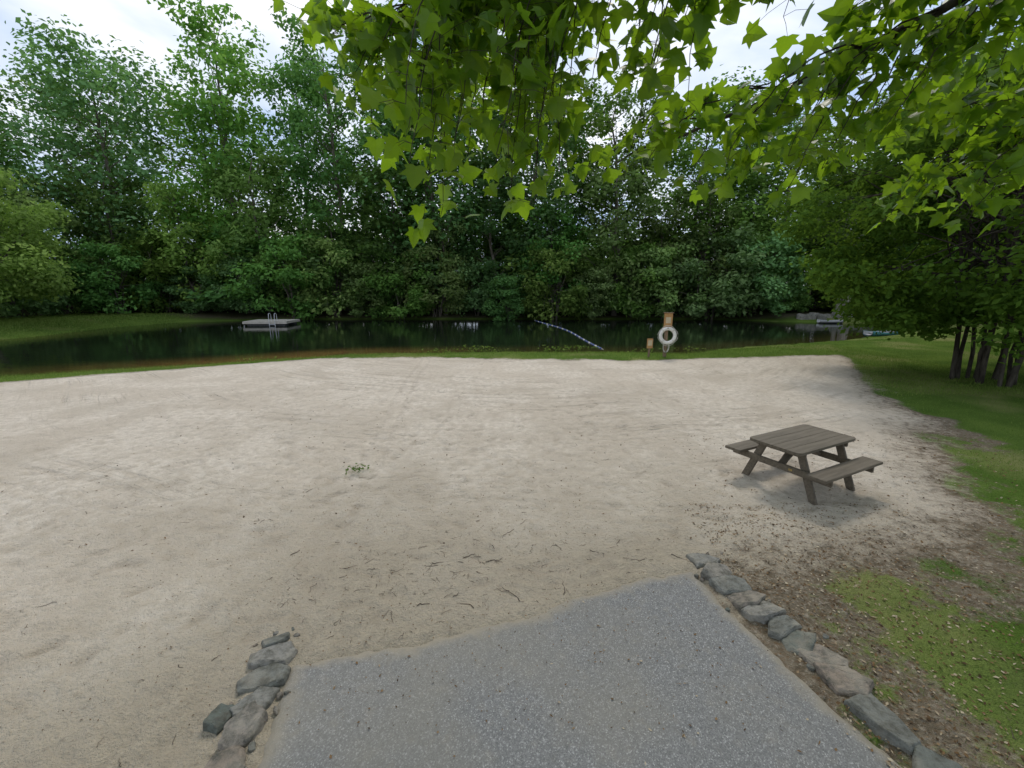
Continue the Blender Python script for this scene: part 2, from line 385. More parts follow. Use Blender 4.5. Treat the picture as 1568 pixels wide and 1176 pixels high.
tall=[gen_tree('tallA',1,24,4.8,.22,88,170,.41),gen_tree('tallB',2,24,4.6,.15,84,175,.41,mats=[M_bark,M_leafL],pk=.60),
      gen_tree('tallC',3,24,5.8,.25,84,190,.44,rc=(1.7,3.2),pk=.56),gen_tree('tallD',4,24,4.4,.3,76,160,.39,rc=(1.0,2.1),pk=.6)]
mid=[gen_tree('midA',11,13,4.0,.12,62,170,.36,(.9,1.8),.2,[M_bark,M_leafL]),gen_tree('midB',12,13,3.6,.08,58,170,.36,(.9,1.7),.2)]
low=[gen_multi('lowA',21,5,6.5,3.6,.5,48,160,.33,(.7,1.4),.07,.5,[M_bark,M_leafF]),gen_multi('lowB',22,6,6,3.4,.4,44,160,.31,(.7,1.3),.07,.6,[M_bark,M_leafL])]
def place(me,name,x,y,s,rz,parent=None,sx=1):
    o=link(bpy.data.objects.new(name,me));zz=float(gz(np.array([x]),np.array([y]))[0])
    o.location=(x,y,zz-.05);o.scale=(s*sx,s*sx,s);o.rotation_euler=(0,0,rz)
    if parent:o.parent=parent
    return o
TL=[(-51,44,24),(-44,50,23),(-39,44.5,25),(-33,50,22),(-27.5,46,28.5),(-22,50,25.5),(-17,45,26.5),(-12,49,23),(-7.5,45,25),(-2.5,49,22),(1.5,45.5,22),(6,49,21),(10.5,45,22),(18.5,45.5,20),(23,48,16),(27.5,46,19),(33,48,16),(38,45,17.5),(43,47,19),(47,39,18),(-57,39,23),(-48,36,17)]
for i,(x0,y0,H) in enumerate(TL):
    o=place(tall[(i*3+i//4)%4],'deciduous_tree',x0,y0,H/24,RNG.uniform(0,6.28),sx=RNG.uniform(.9,1.2)*24/H)
    o.rotation_euler[0]=RNG.normal()*.03;o.rotation_euler[1]=RNG.normal()*.03
ML=[(-41,38,12),(-38,43,13),(-31,42.8,12),(-24,43.3,15),(-17,43,9.5),(-12,43.5,14),(-6.5,42.9,9),(-1.5,43.4,12.5),(4,43,10.5),(10,42.6,15),(14.5,43.3,10),(18,42.6,12.5),(22.5,43,10),(34,43.5,11),(39,38,12),(42,32,13),(43,26,13)]
for i,(x0,y0,H) in enumerate(ML):
    place(mid[i%2],'woodland_tree',x0,y0,H/13,RNG.uniform(0,6.28),sx=RNG.uniform(.95,1.2))
xx=-33
i=0
while xx<24:
    place(low[i%2],'waterside_shrub',xx,42.0+RNG.uniform(-1.2,.9),RNG.uniform(.55,1.25),RNG.uniform(0,6.28));xx+=RNG.uniform(2.8,4.6);i+=1
for x0,y0,s in [(-38.5,34,.8),(-40,29,.8),(-39,38,.9),(26.5,42.5,.6),(33,43,.6),(37,38.5,.8),(39,32,.9),(40,25,.9),(-35,39,.9)]:
    place(low[i%2],'bank_shrub',x0,y0,s,RNG.uniform(0,6.28));i+=1
dl=link(bpy.data.objects.new('distant_tree_line',None))
for k in range(15):
    xq=-85+k*11.8+RNG.uniform(-1.5,1.5)
    place(mid[k%2],'distant_tree_%d'%k,xq,58+RNG.uniform(-3,6),.85*RNG.uniform(.8,1.2),RNG.uniform(0,6.28),dl,2.0)
for k in range(12):
    place(low[k%2],'understory_%d'%k,-60+k*10.5,50+RNG.uniform(-3,3),RNG.uniform(1.0,1.3),RNG.uniform(0,6.28),dl,1.8)

me=gen_multi('left_bank_tree',33,5,9.5,5.6,1.6,80,240,.28,(.9,1.7),.14,.6,[M_bark,M_leafL])
place(me,'overhanging_bank_tree',-35.5,29.0,1,0.3)
me=gen_multi('multi_stem',41,11,9.0,5.9,1.7,185,350,.18,(.6,1.25),.07,.42,[M_barkD,M_leafS],.75,.09,.80)
place(me,'multi_stemmed_tree',14.2,12.7,1,0)
me=gen_multi('multi_stem2',42,6,9,5.0,1.8,90,240,.26,(.7,1.3),.10,.5,[M_barkD,M_leafS],.5,.12,.78)
place(me,'multi_stemmed_tree',21.5,15.0,1.1,0);place(me,'multi_stemmed_tree',30,22,1.1,2.0)
me=gen_multi('forked',43,3,12,4,6.0,60,180,.28,(.8,1.4),.32,.35,[M_barkL,M_leafF],.8)
place(me,'forked_tree',30.5,40,1,.4)

# ------------------------------------------------------------------ big maple overhead
HALF=[(0,0),(.16,-.1),(.46,-.04),(.36,.14),(.62,.40),(.32,.42),(.26,.60),(0,1.0),(-.26,.60),(-.32,.42),(-.62,.40),(-.36,.14),(-.46,-.04),(-.16,-.1)]
LP=np.array([(0,.33)]+HALF)
LPz=-.26*np.abs(LP[:,0])-.22*LP[:,1]**2+.02
LF=np.array([(0,i,i%14+1) for i in range(1,15)])
def mapleleaves(mb,P,down,size,rng,mat=1):
    n=len(P);down=norm(down);r=norm(rng.normal(size=(n,3))+np.array([0,0,1.1]))
    side=norm(np.cross(down,r));nr=np.cross(side,down)
    curl=rng.uniform(.4,1.8,n)[:,None,None]
    V=P[:,None,:]+size[:,None,None]*(LP[None,:,0,None]*side[:,None,:]+LP[None,:,1,None]*down[:,None,:]+curl*LPz[None,:,None]*nr[:,None,:])
    Fq=(LF[None]+(np.arange(n)*15)[:,None,None]).reshape(-1,3)
    ti=np.clip(rng.normal(.45,.25,n),0,1)
    mb.add(V.reshape(-1,3),Fq,mat,np.repeat(ti,15))
rng=np.random.default_rng(5);mb=MB()
tr0=np.array([6.2,-2.2,0.])
V,Fq=tube([tr0+(0,0,-.2),tr0+(0,0,.5),tr0+(-.05,.05,2),tr0+(-.1,.15,3.5),tr0+(-.1,.2,6),tr0+(0,.3,9)],[.42,.32,.28,.26,.2,.08],12);mb.add(V,Fq,0,None,True)
limbs=[[tr0+(-.1,.15,3.6),(4.8,.4,5.6),(3.0,2.4,6.0),(1.2,3.6,5.7),(-.3,4.1,5.2),(-1.5,4.4,4.8)],
       [tr0+(-.1,.15,4.0),(5.2,1.1,5.6),(4.4,2.8,5.4),(3.2,4.2,4.9),(2.2,5.0,4.5),(1.2,5.6,4.3)],
       [tr0+(-.1,.15,3.2),(6.2,1.0,4.5),(6.0,3.2,4.7),(5.4,5.0,4.3),(4.6,6.0,3.9)],
       [tr0+(-.1,.2,5),(4.5,-.5,6.6),(2,1,7.2),(-1,2,7.0),(-3,3,6.4)]]
LPts=[]
for L in limbs:
    L=np.array([np.array(q,float) for q in L]);tt=np.linspace(0,1,len(L));ti=np.linspace(0,1,22)
    P=np.stack([np.interp(ti,tt,L[:,k]) for k in range(3)],1);P[1:-1]=(P[:-2]+P[1:-1]*2+P[2:])/4;P[4:]+=rng.normal(size=(18,3))*.03
    V,Fq=tube(P,np.linspace(.07,.007,22),7);mb.add(V,Fq,0,None,True);LPts.append(P[4:])
LPts=np.concatenate(LPts)
tips=[(-1.5,4,4.80,1),(-1.3,4,4.5,2),(-.70,3.9,3.50,3),(-.62,4.1,3.75,3),(-.9,4.2,4.1,4),(-.46,4,4.0,3),(.2,4,3.50,4),(.0,4.1,3.65,4),(-.1,3.8,3.9,3),(.38,4.2,4.2,3),(0,4.3,4.6,5),(-.7,4.2,4.6,5),(-.3,3.8,4.9,5),
 (.94,4,3.70,4),(1.30,4.1,3.85,3),(1.0,4,4.5,4),(.7,4.1,4.9,4),(1.95,4.2,3.75,2),(2.35,4,3.7,2),(2.76,4.1,3.8,3),(2.2,4,5.0,3),(3.2,4.2,4.0,3),(3.3,4,4.5,3),(2.8,4.2,4.8,4),
 (3.8,4.2,4.75,4),(4.1,4.4,4.3,4),(4.9,5.0,3.55,3),(5.1,5.0,4.1,4),(4.5,4.6,3.80,3),(1.6,4,5.05,3),(5.6,5.6,3.9,3),(5.5,5.2,4.6,3),(4.6,4.6,4.6,3),(4.3,4.0,4.2,3)]
for (tx_,ty,tz,cnt) in tips:
    for q in range(cnt+1):
        jt=rng.normal(size=3)*np.array([.20,.5,.12]) if q else np.zeros(3)
        tip=np.array([tx_,ty,tz])+jt+(np.array([0,0,abs(rng.normal())*.22]) if q else 0)
        d=np.linalg.norm((LPts-(tip+np.array([.65,-.35,.75]))),axis=1);s=LPts[np.argmin(d)]
        m=s+(tip-s)*np.array([.75,.75,.12])+rng.normal(size=3)*.08
        P=bez(s,m,tip,16);P+=np.cumsum(rng.normal(size=P.shape)*.014,axis=0)
        V,Fq=tube(P,np.linspace(.009,.0025,16),5);mb.add(V,Fq,0,None,True)
        Ls=[]
        for k in range(5,16):
            for w in range(2 if k>9 else (1 if rng.random()<.5 else 2)):
                off=rng.normal(size=3)*np.array([.13,.13,.06]);e=P[k]+off
                V,Fq=tube(np.stack([P[k],(P[k]+e)/2+[0,0,.02],e]),[.0022,.002,.0015],3);mb.add(V,Fq,0)
                Ls.append(e)
        Ls=np.array(Ls);dn=np.array([0,0,-.5])+rng.normal(size=Ls.shape)*.6
        mapleleaves(mb,Ls,dn,rng.uniform(.10,.195,len(Ls)),rng)
n=3400
P=np.stack([rng.uniform(-4.5,9,n),rng.uniform(-6,4.0,n),rng.uniform(6.4,9.5,n)],1)  # unseen filler leaves added above the frame to shade the foreground
keep=fbm(P[:,0]*.7,P[:,1]*.7,77,3)+.15*rng.random(n)>.43;P=P[keep]
mapleleaves(mb,P,np.array([0,0,-.6])+rng.normal(size=P.shape)*.7,rng.uniform(.24,.36,len(P)),rng)
maple=mb.obj('maple_tree',[M_barkD,M_leafM])

# ------------------------------------------------------------------ grass
def blades(mb,px,py,h,w,rng,tb=0):
    n=len(px);z=gz(px,py);th=rng.uniform(0,np.pi*2,n);d=np.stack([np.cos(th),np.sin(th),np.zeros(n)],1)*w[:,None]
    b=np.stack([px,py,z-.01],1);tip=b+np.stack([rng.normal(size=n)*h*.45,rng.normal(size=n)*h*.45,h],1)
    V=np.stack([b-d,b+d,tip],1).reshape(-1,3);mb.add(V,np.arange(n*3).reshape(n,3),0,np.repeat(np.clip(rng.normal(.5+tb,.22,n),0,1),3))
M_grass=mat_foliage('grass_blades',(.055,.095,.02),(.115,.195,.036),(.25,.31,.085),(.24,.37,.05),.35,vlo=1,vhi=1,simple=True)
mb=MB();rng=np.random.default_rng(12)
def scatter(n,x0,x1,y0,y1,thrv):
    px=rng.uniform(x0,x1,n);py=rng.uniform(y0,y1,n);s,g,f,dp=masks(px,py)
    k=(g-s*1.2+rng.normal(size=n)*.17>thrv)&(dp>.0)&(sd_poly(px,py,PATH)>.45);return px[k],py[k]
a,b=scatter(120000,2.5,9,1.2,9,.48);blades(mb,a,b,rng.uniform(.012,.045,len(a)),rng.uniform(.0015,.003,len(a)),rng,-.08)
a,b=scatter(80000,7,24,6,26,.3);blades(mb,a,b,rng.uniform(.03,.07,len(a)),rng.uniform(.003,.006,len(a)),rng)
a,b=scatter(100000,-20,16,11,21,.25);blades(mb,a,b,rng.uniform(.03,.11,len(a)),rng.uniform(.005,.010,len(a)),rng,.14)
a,b=scatter(26000,-40,-29,18,40,.2);blades(mb,a,b,rng.uniform(.08,.2,len(a)),rng.uniform(.01,.025,len(a)),rng,.2)
mb.obj('grass',[M_grass])
mb=MB()
for cx,cy,n,hh in [(-3.2,20.0,40,.2),(-1.6,20.4,60,.28),(-.9,20.3,25,.2),(2.2,20.5,60,.26),(3.4,20.9,40,.2),(6.2,20.3,20,.15),(-10.5,18.0,20,.1),(8.6,20.6,25,.18)]:
    P=np.stack([cx+rng.normal(size=n)*.45,cy+rng.normal(size=n)*.18,-.2+rng.uniform(.03,hh,n)],1)
    V,Fq=leafquads(P,np.array([0,0,1.])+rng.normal(size=P.shape)*.5,rng.uniform(.08,.18,n),rng.uniform(.05,.11,n),rng)
    mb.add(V,Fq,0,np.repeat(rng.uniform(.3,.8,n),4))
    for q in P[::3]:
        V,Fq=tube([(q[0],q[1],-.25),q],[.006,.004],3);mb.add(V,Fq,0,.4)
mb.obj('waterside_plants',[M_grass])
mb=MB();n=60
P=np.stack([-2.4+rng.normal(size=n)*.10,6.25+rng.normal(size=n)*.08,.03+rng.uniform(0,.05,n)],1)
V,Fq=leafquads(P,np.array([0,0,1.])+rng.normal(size=P.shape)*.4,rng.uniform(.04,.07,n),rng.uniform(.02,.035,n),rng);mb.add(V,Fq,0,np.repeat(rng.uniform(.1,.5,n),4));mb.obj('weed_plant',[M_leafS])

# ------------------------------------------------------------------ litter
M_twig=mat_simple('twig_mat',(.05,.035,.025),(.13,.10,.07))
t=NT('dry_leaf_mat');a=t.attr('tint');c=t.mix(t.mr(a,0,.5),(.06,.04,.025),(.21,.13,.065));c=t.mix(t.mr(a,.5,1),c,(.46,.39,.28));t.diffuse(c);M_dry=t.m
mb=MB()
def twig(cx,cy,L,thick=1.):
    th=rng.uniform(0,6.28);k=6;P=np.zeros((k,3));P[:,0]=cx+np.linspace(-L/2,L/2,k)*math.cos(th);P[:,1]=cy+np.linspace(-L/2,L/2,k)*math.sin(th)
    P[:,:2]+=rng.normal(size=(k,2))*L*.07;P[:,2]=gz(P[:,0],P[:,1])+.004
    if sd_poly(np.array([cx]),np.array([cy]),PATH)[0]<.1:P[:,2]=.018
    V,Fq=tube(P,np.linspace(1,.4,k)*rng.uniform(.0012,.0038)*thick,4);mb.add(V,Fq,0)
for k in range(560):
    if k<170: cx,cy=rng.normal(-.1,.9),rng.normal(3.85,.4)
    elif k<240: cx,cy=rng.normal(-1.4,.5),rng.normal(3.2,.4)
    elif k<360: cx,cy=rng.uniform(2.3,6),rng.uniform(1.8,5)
    else: cx,cy=rng.uniform(-6,5),rng.uniform(2,8)
    if sd_poly(np.array([cx]),np.array([cy]),PATH)[0]<.05: continue
    twig(cx,cy,rng.uniform(.02,.06)+rng.exponential(.025))
for k in range(22):
    cx,cy=rng.normal(-.2,.9),rng.normal(3.9,.4)
    if sd_poly(np.array([cx]),np.array([cy]),PATH)[0]<.1: continue
    twig(cx,cy,rng.uniform(.1,.24),1.7)
mb.obj('fallen_twigs',[M_twig])
mb=MB()
def dl_sc(n,fx,fy,s0,s1,lo=0,hi=1):
    px,py=fx(n),fy(n);sp=sd_poly(px,py,PATH);zz=np.where(sp<.1,.016,gz(px,py)+.004)
    P=np.stack([px,py,zz+.004],1);V,Fq=leafquads(P,np.array([0,0,1.])+rng.normal(size=P.shape)*.3,rng.uniform(s0,s1,n),rng.uniform(s0,s1,n)*.6,rng);mb.add(V,Fq,0,np.repeat(rng.uniform(lo,hi,n),4))
dl_sc(3800,lambda n:2.2+np.abs(rng.normal(size=n))*1.8,lambda n:rng.uniform(1.6,5.2,n),.012,.04)
dl_sc(1400,lambda n:rng.uniform(3.0,9,n),lambda n:rng.uniform(1.6,8,n),.02,.05)
dl_sc(2600,lambda n:rng.normal(0,2.6,n),lambda n:rng.uniform(2.2,6,n),.006,.022,0,.5)
dl_sc(450,lambda n:rng.uniform(-8,8,n),lambda n:rng.uniform(4,12,n),.02,.05,0,.5)
dl_sc(70,lambda n:rng.uniform(-1.4,2.2,n),lambda n:rng.uniform(2,3.4,n),.015,.035,.2,1)
mb.obj('leaf_litter',[M_dry])

# ------------------------------------------------------------------ stone edging
t=NT('stone_mat');co=t.coord();n=t.noise(co,14,6,.7);n2=t.noise(co,4,3,.5)
a=t.attr('tint');c=t.mix(t.mr(a,0,.5),(.12,.14,.12),(.26,.25,.225));c=t.mix(t.mr(a,.5,1),c,(.28,.225,.175))
c=t.mix(t.mr(n,.42,.66),c,(.10,.097,.08));c=t.mix(t.math('MULTIPLY',t.mr(n2,.5,.66),.5),c,(.36,.33,.27))
t.pbr(c,.9,.15,t.bump(n,1.0,.03));M_stone=t.m
def stone_mesh(mb,c,sx,sy,sz,rz,tint,rng):
    bm=bmesh.new()
    m=int(rng.integers(5,8))
    ph=rng.uniform(0,6.28)
    tilt=rng.normal(size=2)*.18
    for k in range(m):
        th=ph+2*np.pi*(k+rng.uniform(-.28,.28))/m
        ct,st=math.cos(th),math.sin(th);q=1/max(abs(ct),abs(st));q=1+(q-1)*.8
        jr=rng.uniform(.88,1.06);ins2=rng.uniform(.84,.97)
        for zz,ins in ((-.5,1.0),(.22,1.0),(.5,ins2)):
            bm.verts.new((ct*q*sx*.5*ins*jr,st*q*sy*.5*ins*jr,(zz+(tilt[0]*ct+tilt[1]*st if zz>0 else 0)+rng.normal()*.04)*sz))
    r=bmesh.ops.convex_hull(bm,input=bm.verts);bmesh.ops.delete(bm,geom=[g for g in r['geom_interior'] if isinstance(g,bmesh.types.BMVert)],context='VERTS')
    bmesh.ops.bevel(bm,geom=list(bm.edges),offset=.003,segments=1,affect='EDGES')
    bmesh.ops.triangulate(bm,faces=bm.faces)
    for it in range(2):
        bmesh.ops.subdivide_edges(bm,edges=[e for e in bm.edges if e.calc_length()>.035],cuts=1,use_grid_fill=True)
        bmesh.ops.triangulate(bm,faces=bm.faces)
    bm.verts.ensure_lookup_table();bm.verts.index_update()
    V=np.array([v.co[:] for v in bm.verts]);F=np.array([[v.index for v in f.verts] for f in bm.faces]);bm.free()
    V[:,2]+=(fbm(V[:,0]*22+c[0]*9,V[:,1]*22+c[1]*9,5,3)-.5)*.03*min(1,sz/.08)
    V[:,0]+=(fbm(V[:,1]*24+c[0],V[:,2]*24+3,6,2)-.5)*.022;V[:,1]+=(fbm(V[:,0]*24+c[1],V[:,2]*24+8,7,2)-.5)*.022
    R=np.array(Matrix.Rotation(rz,3,'Z'));V=V@R.T+np.array(c);mb.add(V,F,0,tint)
rng=np.random.default_rng(3)
def edging(lst,zc,k1=1.15,k2=1.22):
    mb=MB()
    for (cx,cy,l,w,rz,ti) in lst: stone_mesh(mb,(cx,cy,zc+rng.uniform(-.015,.012)),l*k1,w*k2,.085,rz,ti,rng)
    for k in range(40):
        q=lst[rng.integers(len(lst))];stone_mesh(mb,(q[0]+rng.normal()*.10,q[1]+rng.normal()*.10,.0),rng.uniform(.03,.06),rng.uniform(.03,.05),.03,rng.uniform(0,3),rng.random(),rng)
    mb.obj('stone_edging',[M_stone])
edging([(2.03,3.98,.30,.20,.1,.45),(2.05,3.78,.32,.20,.15,.6),(2.10,3.59,.33,.19,.1,.35),(2.15,3.41,.30,.19,.2,.8),(2.20,3.24,.34,.17,.25,.5),(2.25,3.08,.27,.16,.3,.3),(2.31,2.93,.22,.19,.9,.05),(2.38,2.76,.29,.21,-.4,.85),(2.42,2.55,.34,.20,-.25,.95),(2.45,2.28,.36,.23,-1.3,.3),(2.52,1.93,.36,.23,-1.35,.2),(2.59,1.57,.37,.23,-1.4,.6),(2.65,1.20,.38,.22,-1.4,.5),(2.7,.82,.38,.22,-1.4,.3)],.002)
edging([(-1.91,2.93,.20,.16,.4,.25),(-1.85,2.77,.32,.19,.35,.5),(-1.80,2.59,.32,.18,.55,.3),(-1.75,2.40,.28,.19,.7,.45),(-1.92,2.30,.18,.14,1.2,.05),(-1.73,2.20,.26,.19,1.1,.75),(-1.71,1.98,.26,.21,1.4,.9),(-1.69,1.72,.30,.2,1.5,.5),(-1.67,1.42,.32,.2,1.5,.6),(-1.65,1.1,.33,.2,1.5,.4)],.008,1.08,1.12)

# ------------------------------------------------------------------ built objects
def box(name,size,loc,rot=(0,0,0),mat=None,parent=None,bev=.006,chamfer=None):
    bm=bmesh.new();bmesh.ops.create_cube(bm,size=1)
    for v in bm.verts: v.co=Vector((v.co.x*size[0],v.co.y*size[1],v.co.z*size[2]))
    if chamfer:
        es=[e for e in bm.edges if abs(e.verts[0].co.z-e.verts[1].co.z)>1e-5 and e.verts[0].co.y*chamfer>0]
        bmesh.ops.bevel(bm,geom=es,offset=.07,segments=4,affect='EDGES',profile=.5)
    if bev: bmesh.ops.bevel(bm,geom=[e for e in bm.edges if e.calc_face_angle(0)>.5],offset=bev,segments=2,affect='EDGES')
    me=bpy.data.meshes.new(name);bm.to_mesh(me);bm.free();me.materials.append(mat)
    o=link(bpy.data.objects.new(name,me));o.location=loc;o.rotation_euler=rot
    if parent:o.parent=parent
    return o
M_table=mat_simple('weathered_plank',(.085,.070,.050),(.165,.138,.102),5,.6,.25,.3,(.4,6,6))
pt=link(bpy.data.objects.new('picnic_table',None));pt.location=(4.18,5.86,0.01);pt.rotation_euler=(0,0,math.radians(26.8))
L=1.38
for i in range(4):
    yy=(i-1.5)*.184
    box('tabletop_board_%d'%(i+1),(L,.181,.038),(0,yy,.665),mat=M_table,parent=pt,bev=.003,chamfer={0:-1,3:1}.get(i))
for s,nm in ((-1,'near'),(1,'far')):
    box('seat_board_'+nm,(L,.25,.038),(0,s*.585,.425),mat=M_table,parent=pt)
for s,nm in ((-1,'a'),(1,'b')):
    X0=s*.5
    box('top_support_'+nm,(.04,.68,.075),(X0,0,.607),mat=M_table,parent=pt)
    box('seat_beam_'+nm,(.04,1.38,.09),(X0,0,.358),mat=M_table,parent=pt)
    for q in (-1,1):
        a=np.array([0,q*.24,.645]);b=np.array([0,q*.50,-.03]);d=b-a;Ln=np.linalg.norm(d)
        box('leg_%s%d'%(nm,q+2),(.042,.10,Ln),(X0-s*.043,(a[1]+b[1])/2,(a[2]+b[2])/2),(math.atan2(q*.26,.675),0,0),M_table,pt)
    box('brace_'+nm,(.5,.09,.038),(s*.24,0,.49),(0,-s*math.radians(-33),0),M_table,pt)
box('tag_plate',(.004,.05,.025),(-.5225,-.18,.36),mat=mat_simple('brass_tag',(.3,.2,.06),(.4,.28,.1)),parent=pt,bev=0)

M_wood=mat_simple('post_wood',(.17,.12,.08),(.28,.2,.13),6,.8,.2,.4,(4,4,.5))
M_board=mat_simple('board_wood',(.36,.20,.08),(.46,.27,.115),4,.7,.2,.3,(1,1,.3))
M_white=mat_simple('ring_white',(.62,.60,.55),(.74,.72,.67),5,.5,.4,.1)
M_rope=mat_simple('rope_mat',(.5,.48,.42),(.65,.62,.55),40,.8,.2,.5)
lp=link(bpy.data.objects.new('life_ring_post',None));lp.location=(6.3,17.6,float(gz(np.array([6.3]),np.array([17.6]))[0]))
box('post',(.12,.12,1.35),(0,0,.66),mat=M_wood,parent=lp)
box('notice_board',(.34,.03,.62),(.02,-.078,1.47),mat=M_board,parent=lp)
box('board_cap',(.40,.09,.03),(.02,-.078,1.797),mat=M_wood,parent=lp,bev=.003)
box('board_back_post',(.10,.05,.6),(.02,-.03,1.40),mat=M_wood,parent=lp)
box('board_paper',(.2,.004,.24),(.02,-.096,1.5),mat=mat_simple('notice_paper',(.45,.38,.26),(.55,.46,.32)),parent=lp,bev=0)
box('ring_hook',(.04,.14,.04),(0,-.12,1.19),mat=M_wood,parent=lp)
mb=MB()
th=np.linspace(0,2*np.pi,49);R0,r0=.29,.075
ph=np.linspace(0,2*np.pi,13)[:-1]
V=np.array([[ (R0+r0*math.cos(p))*math.cos(a), r0*.75*math.sin(p),(R0+r0*math.cos(p))*math.sin(a)] for a in th[:-1] for p in ph])
F=np.array([[(i*12+j),((i+1)%48)*12+j,((i+1)%48)*12+(j+1)%12,i*12+(j+1)%12] for i in range(48) for j in range(12)])
mb.add(V,F,0,None,True)
for k in range(4):
    a0=math.pi/4+k*math.pi/2
    aa=np.linspace(a0-.09,a0+.09,4);R1=r0+.006
    V=np.array([[ (R0+R1*math.cos(p))*math.cos(a), R1*.78*math.sin(p),(R0+R1*math.cos(p))*math.sin(a)] for a in aa for p in ph])
    F=np.array([[(i*12+j),(i+1)*12+j,(i+1)*12+(j+1)%12,i*12+(j+1)%12] for i in range(3) for j in range(12)])
    mb.add(V,F,1,None,True)
    a1=a0+math.pi/2;P=[]
    for u in np.linspace(0,1,9):
        a=a0+(a1-a0)*u;rr_=R0+r0+.012+.035*math.sin(math.pi*u);P.append((rr_*math.cos(a),-.02,rr_*math.sin(a)))
    V,F=tube(P,.009,5);mb.add(V,F,1,None,True)
ring=mb.obj('life_ring',[M_white,M_rope]);ring.parent=lp;ring.location=(.02,-.15,.88);ring.rotation_euler=(math.radians(-5),0,0)
mb=MB()
for k in range(4):
    a=np.linspace(0,2*np.pi,20);V,F=tube(np.stack([.10*np.cos(a)*(1+.1*k),-.09-.01*k+0*a,.42+.2*np.sin(a)*(1+.06*k)],1),.008,4);mb.add(V,F,0,None,True)
o=mb.obj('rope_coil',[M_rope]);o.parent=lp
ss=link(bpy.data.objects.new('small_sign_post',None));ss.location=(5.62,17.5,float(gz(np.array([5.62]),np.array([17.5]))[0]))
box('post',(.07,.07,.62),(0,0,.30),mat=M_wood,parent=ss);box('sign_board',(.24,.025,.40),(0,-.05,.58),mat=M_board,parent=ss,bev=.004);box('sign_text_panel',(.17,.006,.22),(0,-.067,.60),mat=mat_simple('sign_panel',(.45,.36,.22),(.55,.45,.3)),parent=ss,bev=0)

M_deck=mat_simple('deck_boards',(.36,.33,.28),(.5,.46,.4),4,.7,.2,.3,(1,6,1))
M_float=mat_simple('float_mat',(.04,.045,.05),(.09,.09,.09))
M_metal=mat_simple('galvanised',(.45,.46,.47),(.6,.6,.62),6,.4,.5,.05)
sw=link(bpy.data.objects.new('swim_platform',None));sw.location=(-19.7,35.6,-.2);sw.rotation_euler=(0,0,.06)
for i in range(12): box('deck_board_%d'%(i+1),(3.4,.19,.04),(0,-1.15+i*.205,.34),mat=M_deck,parent=sw,bev=.004)
box('front_fascia',(3.4,.05,.16),(0,-1.28,.24),mat=M_deck,parent=sw);box('back_fascia',(3.4,.05,.16),(0,1.22,.24),mat=M_deck,parent=sw)
box('left_fascia',(.05,2.4,.14),(-1.66,-.03,.24),mat=M_deck,parent=sw);box('right_fascia',(.05,2.4,.14),(1.66,-.03,.24),mat=M_deck,parent=sw)
for q in (-1,1):
    box('float_%d'%(q+2),(3.0,.55,.3),(0,q*.8,.05),mat=M_float,parent=sw,bev=.05)
mb=MB()
for q in (-.22,.22):
    V,F=tube([(.6+q,-1.34,-.5),(.6+q,-1.34,.7),(.6+q,-1.28,.95),(.6+q,-1.1,1.0),(.6+q,-.95,.9),(.6+q,-.93,.36)],.022,6);mb.add(V,F,0,None,True)
for zz in (-.1,.12): 
    V,F=tube([(.38,-1.34,zz),(.6,-1.345,zz),(.82,-1.34,zz)],.02,6);mb.add(V,F,0,None,True)
o=mb.obj('ladder',[M_metal]);o.parent=sw

M_blue=mat_simple('buoy_blue',(.03,.07,.25),(.05,.1,.35),5,.4,.4,.05)
mb=MB();A=np.array([4.5,21.0,-.1]);B=np.array([2.1,40.6,-.14]);n=44
u=np.linspace(0,1,n);P=A+(B-A)*u[:,None];P[:,0]+=.5*np.sin(u*np.pi)-.1*np.sin(u*9);P[:,2]=-.185
V,F=tube(P,.012,5);mb.add(V,F,0)
for k in range(1,n-1):
    d=norm(P[k+1]-P[k]);Lb=.09
    V,F=tube(np.array([P[k]-d*Lb,P[k]-d*Lb*.8,P[k]+d*Lb*.8,P[k]+d*Lb]),[.012,.042,.042,.012],8);mb.add(V,F,1 if k%3==0 else 2,None,True)
mb.obj('swim_rope_with_buoys',[M_rope,M_white,M_blue])

def hull(name,L,W,H,mat,matin):
    mb=MB();ns=13;prof=[]
    for i in range(ns):
        u=i/(ns-1);w=W/2*max(.04,(math.sin(math.pi*(.10+.90*u*.94)))**.55) if u>.02 else W*.36
        sheer=H*(1+.35*(2*u-1)**2);xk=(u-.5)*L
        row=[(xk,-w,sheer),(xk,-w*.92,H*.45),(xk,-w*.55,.04),(xk,0,0),(xk,w*.55,.04),(xk,w*.92,H*.45),(xk,w,sheer)]
        inn=[(xk,w*.90,sheer-.01),(xk,w*.8,H*.5),(xk,w*.45,.1),(xk,0,.08),(xk,-w*.45,.1),(xk,-w*.8,H*.5),(xk,-w*.90,sheer-.01)]
        prof.append(row+inn)
    V=np.array(prof).reshape(-1,3);k=14
    F=[];Fi=[]
    for i in range(ns-1):
        for j in range(k):
            f=(i*k+j,i*k+(j+1)%k,(i+1)*k+(j+1)%k,(i+1)*k+j);(Fi if 7<=j<=12 else F).append(f)
    mb.add(V,np.array(F),0,None,True);mb.add(V,np.array(Fi),1,None,True)
    o=mb.obj(name,[mat,matin])
    for q in (-.25,.2):
        box('thwart',(.22,W*.86,.03),(q*L,0,H*.72),mat=matin,parent=o,bev=.004)
    return o
M_teal=mat_simple('teal_paint',(.06,.22,.25),(.09,.28,.32),5,.5,.3,.05)
M_grey=mat_simple('boat_grey',(.3,.31,.31),(.42,.42,.42),5,.5,.3,.05)
b=hull('rowboat',2.4,.9,.26,M_teal,M_grey);b.location=(23.4,27.2,-.2);b.rotation_euler=(0,0,.25)
